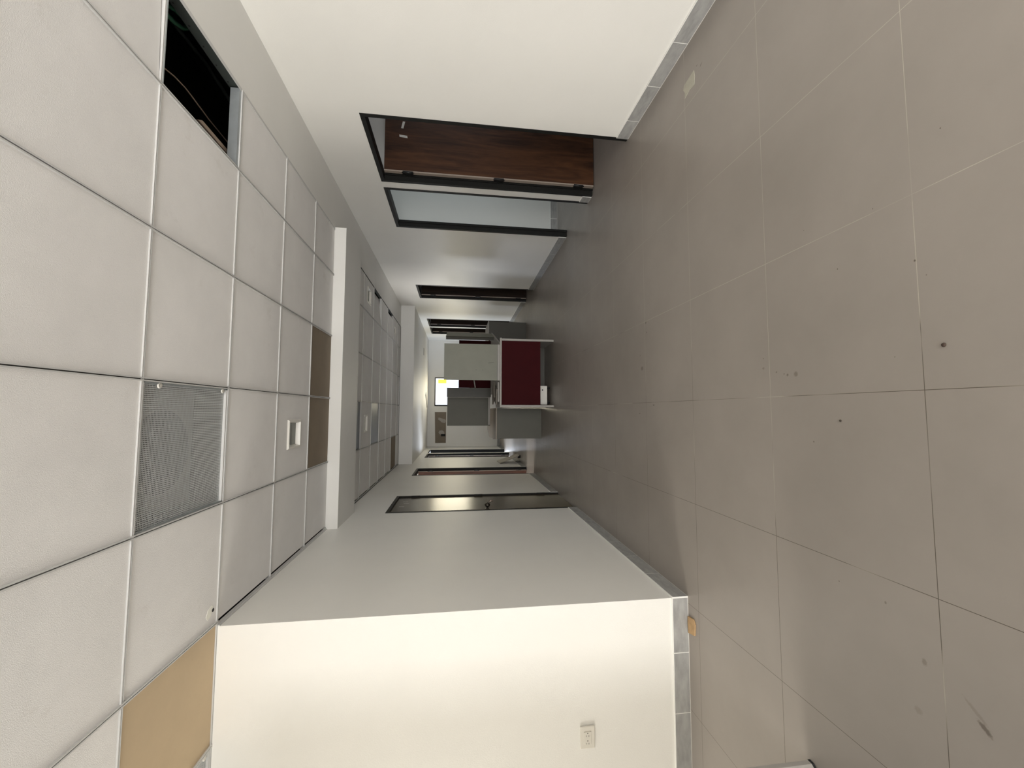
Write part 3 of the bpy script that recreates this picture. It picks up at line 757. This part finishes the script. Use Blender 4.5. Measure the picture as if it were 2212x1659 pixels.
# ------------------------------------------------------------------ office furniture cluster
DZ0, DZ1 = 0.765, 0.790
r = empty('office_desk', (0.56, 6.1, 0), 'white edged desk with a burgundy front panel facing the camera', 'desk')
m = MB(); m.prism([(0.058, 5.80), (1.062, 5.80), (1.062, 5.845), (0.985, 5.845), (1.15, 6.42), (0.058, 6.42)], DZ0, DZ1, ltgrey_m); m.build('desktop', r, bevel=0.002)
for xa in (0.062, 1.022):
    m = MB(); m.box(xa, xa + 0.030, 5.802, 6.38, 0.0, DZ0, ltgrey_m); m.build('side_panel', r, bevel=0.0015)
m = MB(); m.box(0.093, 1.021, 5.815, 5.833, 0.195, DZ0 - 0.001, red_m); m.build('front_panel', r)

r = empty('drawer_unit', (0.23, 6.2, 0), 'white drawer unit under the burgundy desk, its foot showing', 'drawer unit')
m = MB(); m.box(0.100, 0.385, 6.02, 6.40, 0.05, 0.60, white_m); m.build('drawer_body', r, bevel=0.003)
m = MB(); m.box(0.104, 0.381, 6.012, 6.019, 0.055, 0.165, white_m); m.build('drawer_front', r)
m = MB(); m.box(0.310, 0.332, 6.000, 6.012, 0.118, 0.132, hinge_m); m.build('handle', r)
for (a, b) in ((0.13, 6.06), (0.355, 6.06), (0.13, 6.36), (0.355, 6.36)):
    m = MB(); m.lathe([(0.022, a - 0.012), (0.025, a), (0.022, a + 0.012)], dark_m, (0, b, 0.025), 'X', 12); m.build('caster', r)

r = empty('desk_hutch', (0.705, 5.86, DZ1), 'grey green back of a tall hutch standing on the burgundy desk', 'hutch')
m = MB(); m.box(0.445, 0.967, 5.835, 5.853, 0.825, 1.585, grey_green_m); m.build('back_panel', r)
m = MB(); m.box(0.445, 0.967, 5.832, 5.856, DZ1, 0.822, ltgrey_m); m.build('bottom_rail', r)
m = MB(); m.hexa([(0.700, 5.8342, 0.875), (0.706, 5.8342, 0.875), (0.699, 5.8342, 0.955), (0.692, 5.8342, 0.955), (0.700, 5.835, 0.875), (0.706, 5.835, 0.875), (0.699, 5.835, 0.955), (0.692, 5.835, 0.955)], grey_lam_m); m.build('scuff_mark', r)
for (a, z) in ((0.592, 1.035), (0.594, 1.13)):
    m = MB(); m.lathe([(0.005, 5.8340), (0.005, 5.835)], dgrey_lam_m, (a, 0, z), 'Y', 8); m.build('screw_mark', r)
m = MB(); m.box(0.94, 0.966, 5.853, 5.90, DZ1, 1.585, grey_green_m); m.build('side_panel', r)

# flat boards stacked on the desk
def flat_board(cx, cy, lx, ly, z, ang, tk, mt, label, tl=0.0):
    m = MB(); ca, sa = math.cos(ang), math.sin(ang); b = []
    for (u, v) in ((-lx, -ly), (lx, -ly), (lx, ly), (-lx, ly)):
        b.append((cx + u * ca - v * sa, cy + u * sa + v * ca, z + tl * (u / lx)))
    m.hexa(b + [(p[0], p[1], p[2] + tk) for p in b], mt)
    o = m.build('shelf_board', base=(cx, cy, z)); tag(o, label, 'board', 'boards lying on the burgundy desk'); return o
flat_board(0.262, 6.06, 0.145, 0.17, DZ1 + 0.001, 0.12, 0.020, ltgrey_m, 'grey board on the desk left of the tall hutch, lowest of three')
flat_board(0.250, 6.12, 0.115, 0.19, DZ1 + 0.024, -0.22, 0.018, board_m, 'grey board on the desk left of the tall hutch, middle of three')
flat_board(0.275, 6.22, 0.125, 0.15, DZ1 + 0.046, 0.35, 0.018, board_m, 'dark grey board on the desk left of the tall hutch, topmost of three')

r = empty('wing_desk', (0.9, 7.0, 0), 'grey desk wing running back to the right behind the burgundy desk', 'desk')
m = MB(); m.prism([(1.153, 6.425), (1.44, 7.40), (1.44, 7.62), (0.30, 7.62), (0.30, 6.78), (0.45, 6.425)], DZ0, DZ1, ltgrey_m); m.build('desktop', r, bevel=0.002)
m = MB(); m.box(0.98, 1.04, 7.46, 7.50, 0, DZ0, ltgrey_m); m.build('leg', r)
m = MB(); m.box(0.45, 0.49, 7.56, 7.60, 0, DZ0, ltgrey_m); m.build('leg', r)
m = MB(); m.box(0.098, 1.10, 6.44, 6.46, 0, DZ0 - 0.001, dgrey_lam_m); m.build('shade_panel', r)  # added dark panel closing the back so the desk underside stays dark

r = empty('partition_screen', (0.85, 7.47, DZ1), 'burgundy partition screen behind the tall grey green hutch', 'screen')
m = MB(); m.box(0.427, 1.30, 7.46, 7.48, DZ1, 1.372, red_m); m.build('screen_panel', r)
m = MB(); m.hexa([(0.43, 7.30, 1.07), (0.60, 7.30, 1.10), (0.60, 7.46, 1.10), (0.43, 7.46, 1.07), (0.43, 7.30, 1.082), (0.60, 7.30, 1.112), (0.60, 7.46, 1.112), (0.43, 7.46, 1.082)], ltgrey_m); m.build('shelf', r)

m = MB(); m.box(0.258, 0.421, 7.385, 7.403, DZ1, 1.578, dgrey_lam_m); m.box(0.258, 0.275, 7.403, 7.60, DZ1, 1.578, dgrey_lam_m)
tag(m.build('side_hutch'), 'narrow dark grey upright panel between the burgundy screen and the left hutch', 'hutch panel')
r = empty('angled_hutch', (1.33, 7.1, DZ1), 'narrow grey olive hutch at the right end of the desk wing', 'hutch')
m = MB(); m.hexa([(1.255, 6.83, DZ1), (1.425, 7.39, DZ1), (1.405, 7.396, DZ1), (1.235, 6.836, DZ1), (1.255, 6.83, 1.592), (1.425, 7.39, 1.592), (1.405, 7.396, 1.592), (1.235, 6.836, 1.592)], grey_green_m); m.build('back_panel', r)
m = MB(); m.hexa([(1.235, 6.818, DZ1), (1.255, 6.826, DZ1), (1.215, 6.84, DZ1), (1.20, 6.83, DZ1), (1.235, 6.818, 1.592), (1.255, 6.826, 1.592), (1.215, 6.84, 1.592), (1.20, 6.83, 1.592)], dgrey_lam_m); m.build('side_panel', r)

r = empty('low_cabinet', (-0.2, 7.3, 0), 'low grey cabinet with beige top at the left side of the burgundy desk', 'cabinet')
m = MB(); m.box(-0.448, 0.050, 6.70, 8.30, 0.0, 0.742, grey_lam_m); m.build('cabinet_body', r, bevel=0.002)
m = MB(); m.prism([(-0.450, 6.695), (0.053, 6.695), (0.053, 8.42), (0.26, 8.42), (0.26, 8.60), (-0.38, 8.60), (-0.50, 8.05), (-0.478, 7.1)], 0.744, 0.762, top_m); m.build('worktop', r, bevel=0.002)
r = empty('cabinet_hutch', (0.0, 8.0, 0.762), 'tall grey hutch standing on the low cabinet, left of the window', 'hutch')
m = MB(); m.box(-0.262, 0.262, 7.90, 7.918, 0.80, 1.583, grey_lam_m); m.build('back_panel', r)
m = MB(); m.box(-0.262, 0.262, 7.898, 7.922, 0.762, 0.798, ltgrey_m); m.build('bottom_rail', r)
for xa in (-0.262, 0.262):
    m = MB(); m.box(min(xa, xa + math.copysign(.014, xa)), max(xa, xa + math.copysign(.014, xa)), 7.896, 8.20, 0.762, 1.583, ltgrey_m if xa > 0 else grey_lam_m); m.build('side_panel', r)
r = empty('rear_cabinet', (1.6, 8.6, 0), 'low dark grey cabinet behind, between the desks and the right wall', 'cabinet')
m = MB(); m.box(1.20, 1.838, 8.24, 9.05, 0.0, 0.765, dgrey_lam_m); m.build('cabinet_body', r, bevel=0.002)
m = MB(); m.box(1.19, 1.845, 8.23, 9.06, 0.766, 0.784, ltgrey_m); m.build('worktop', r, bevel=0.002)
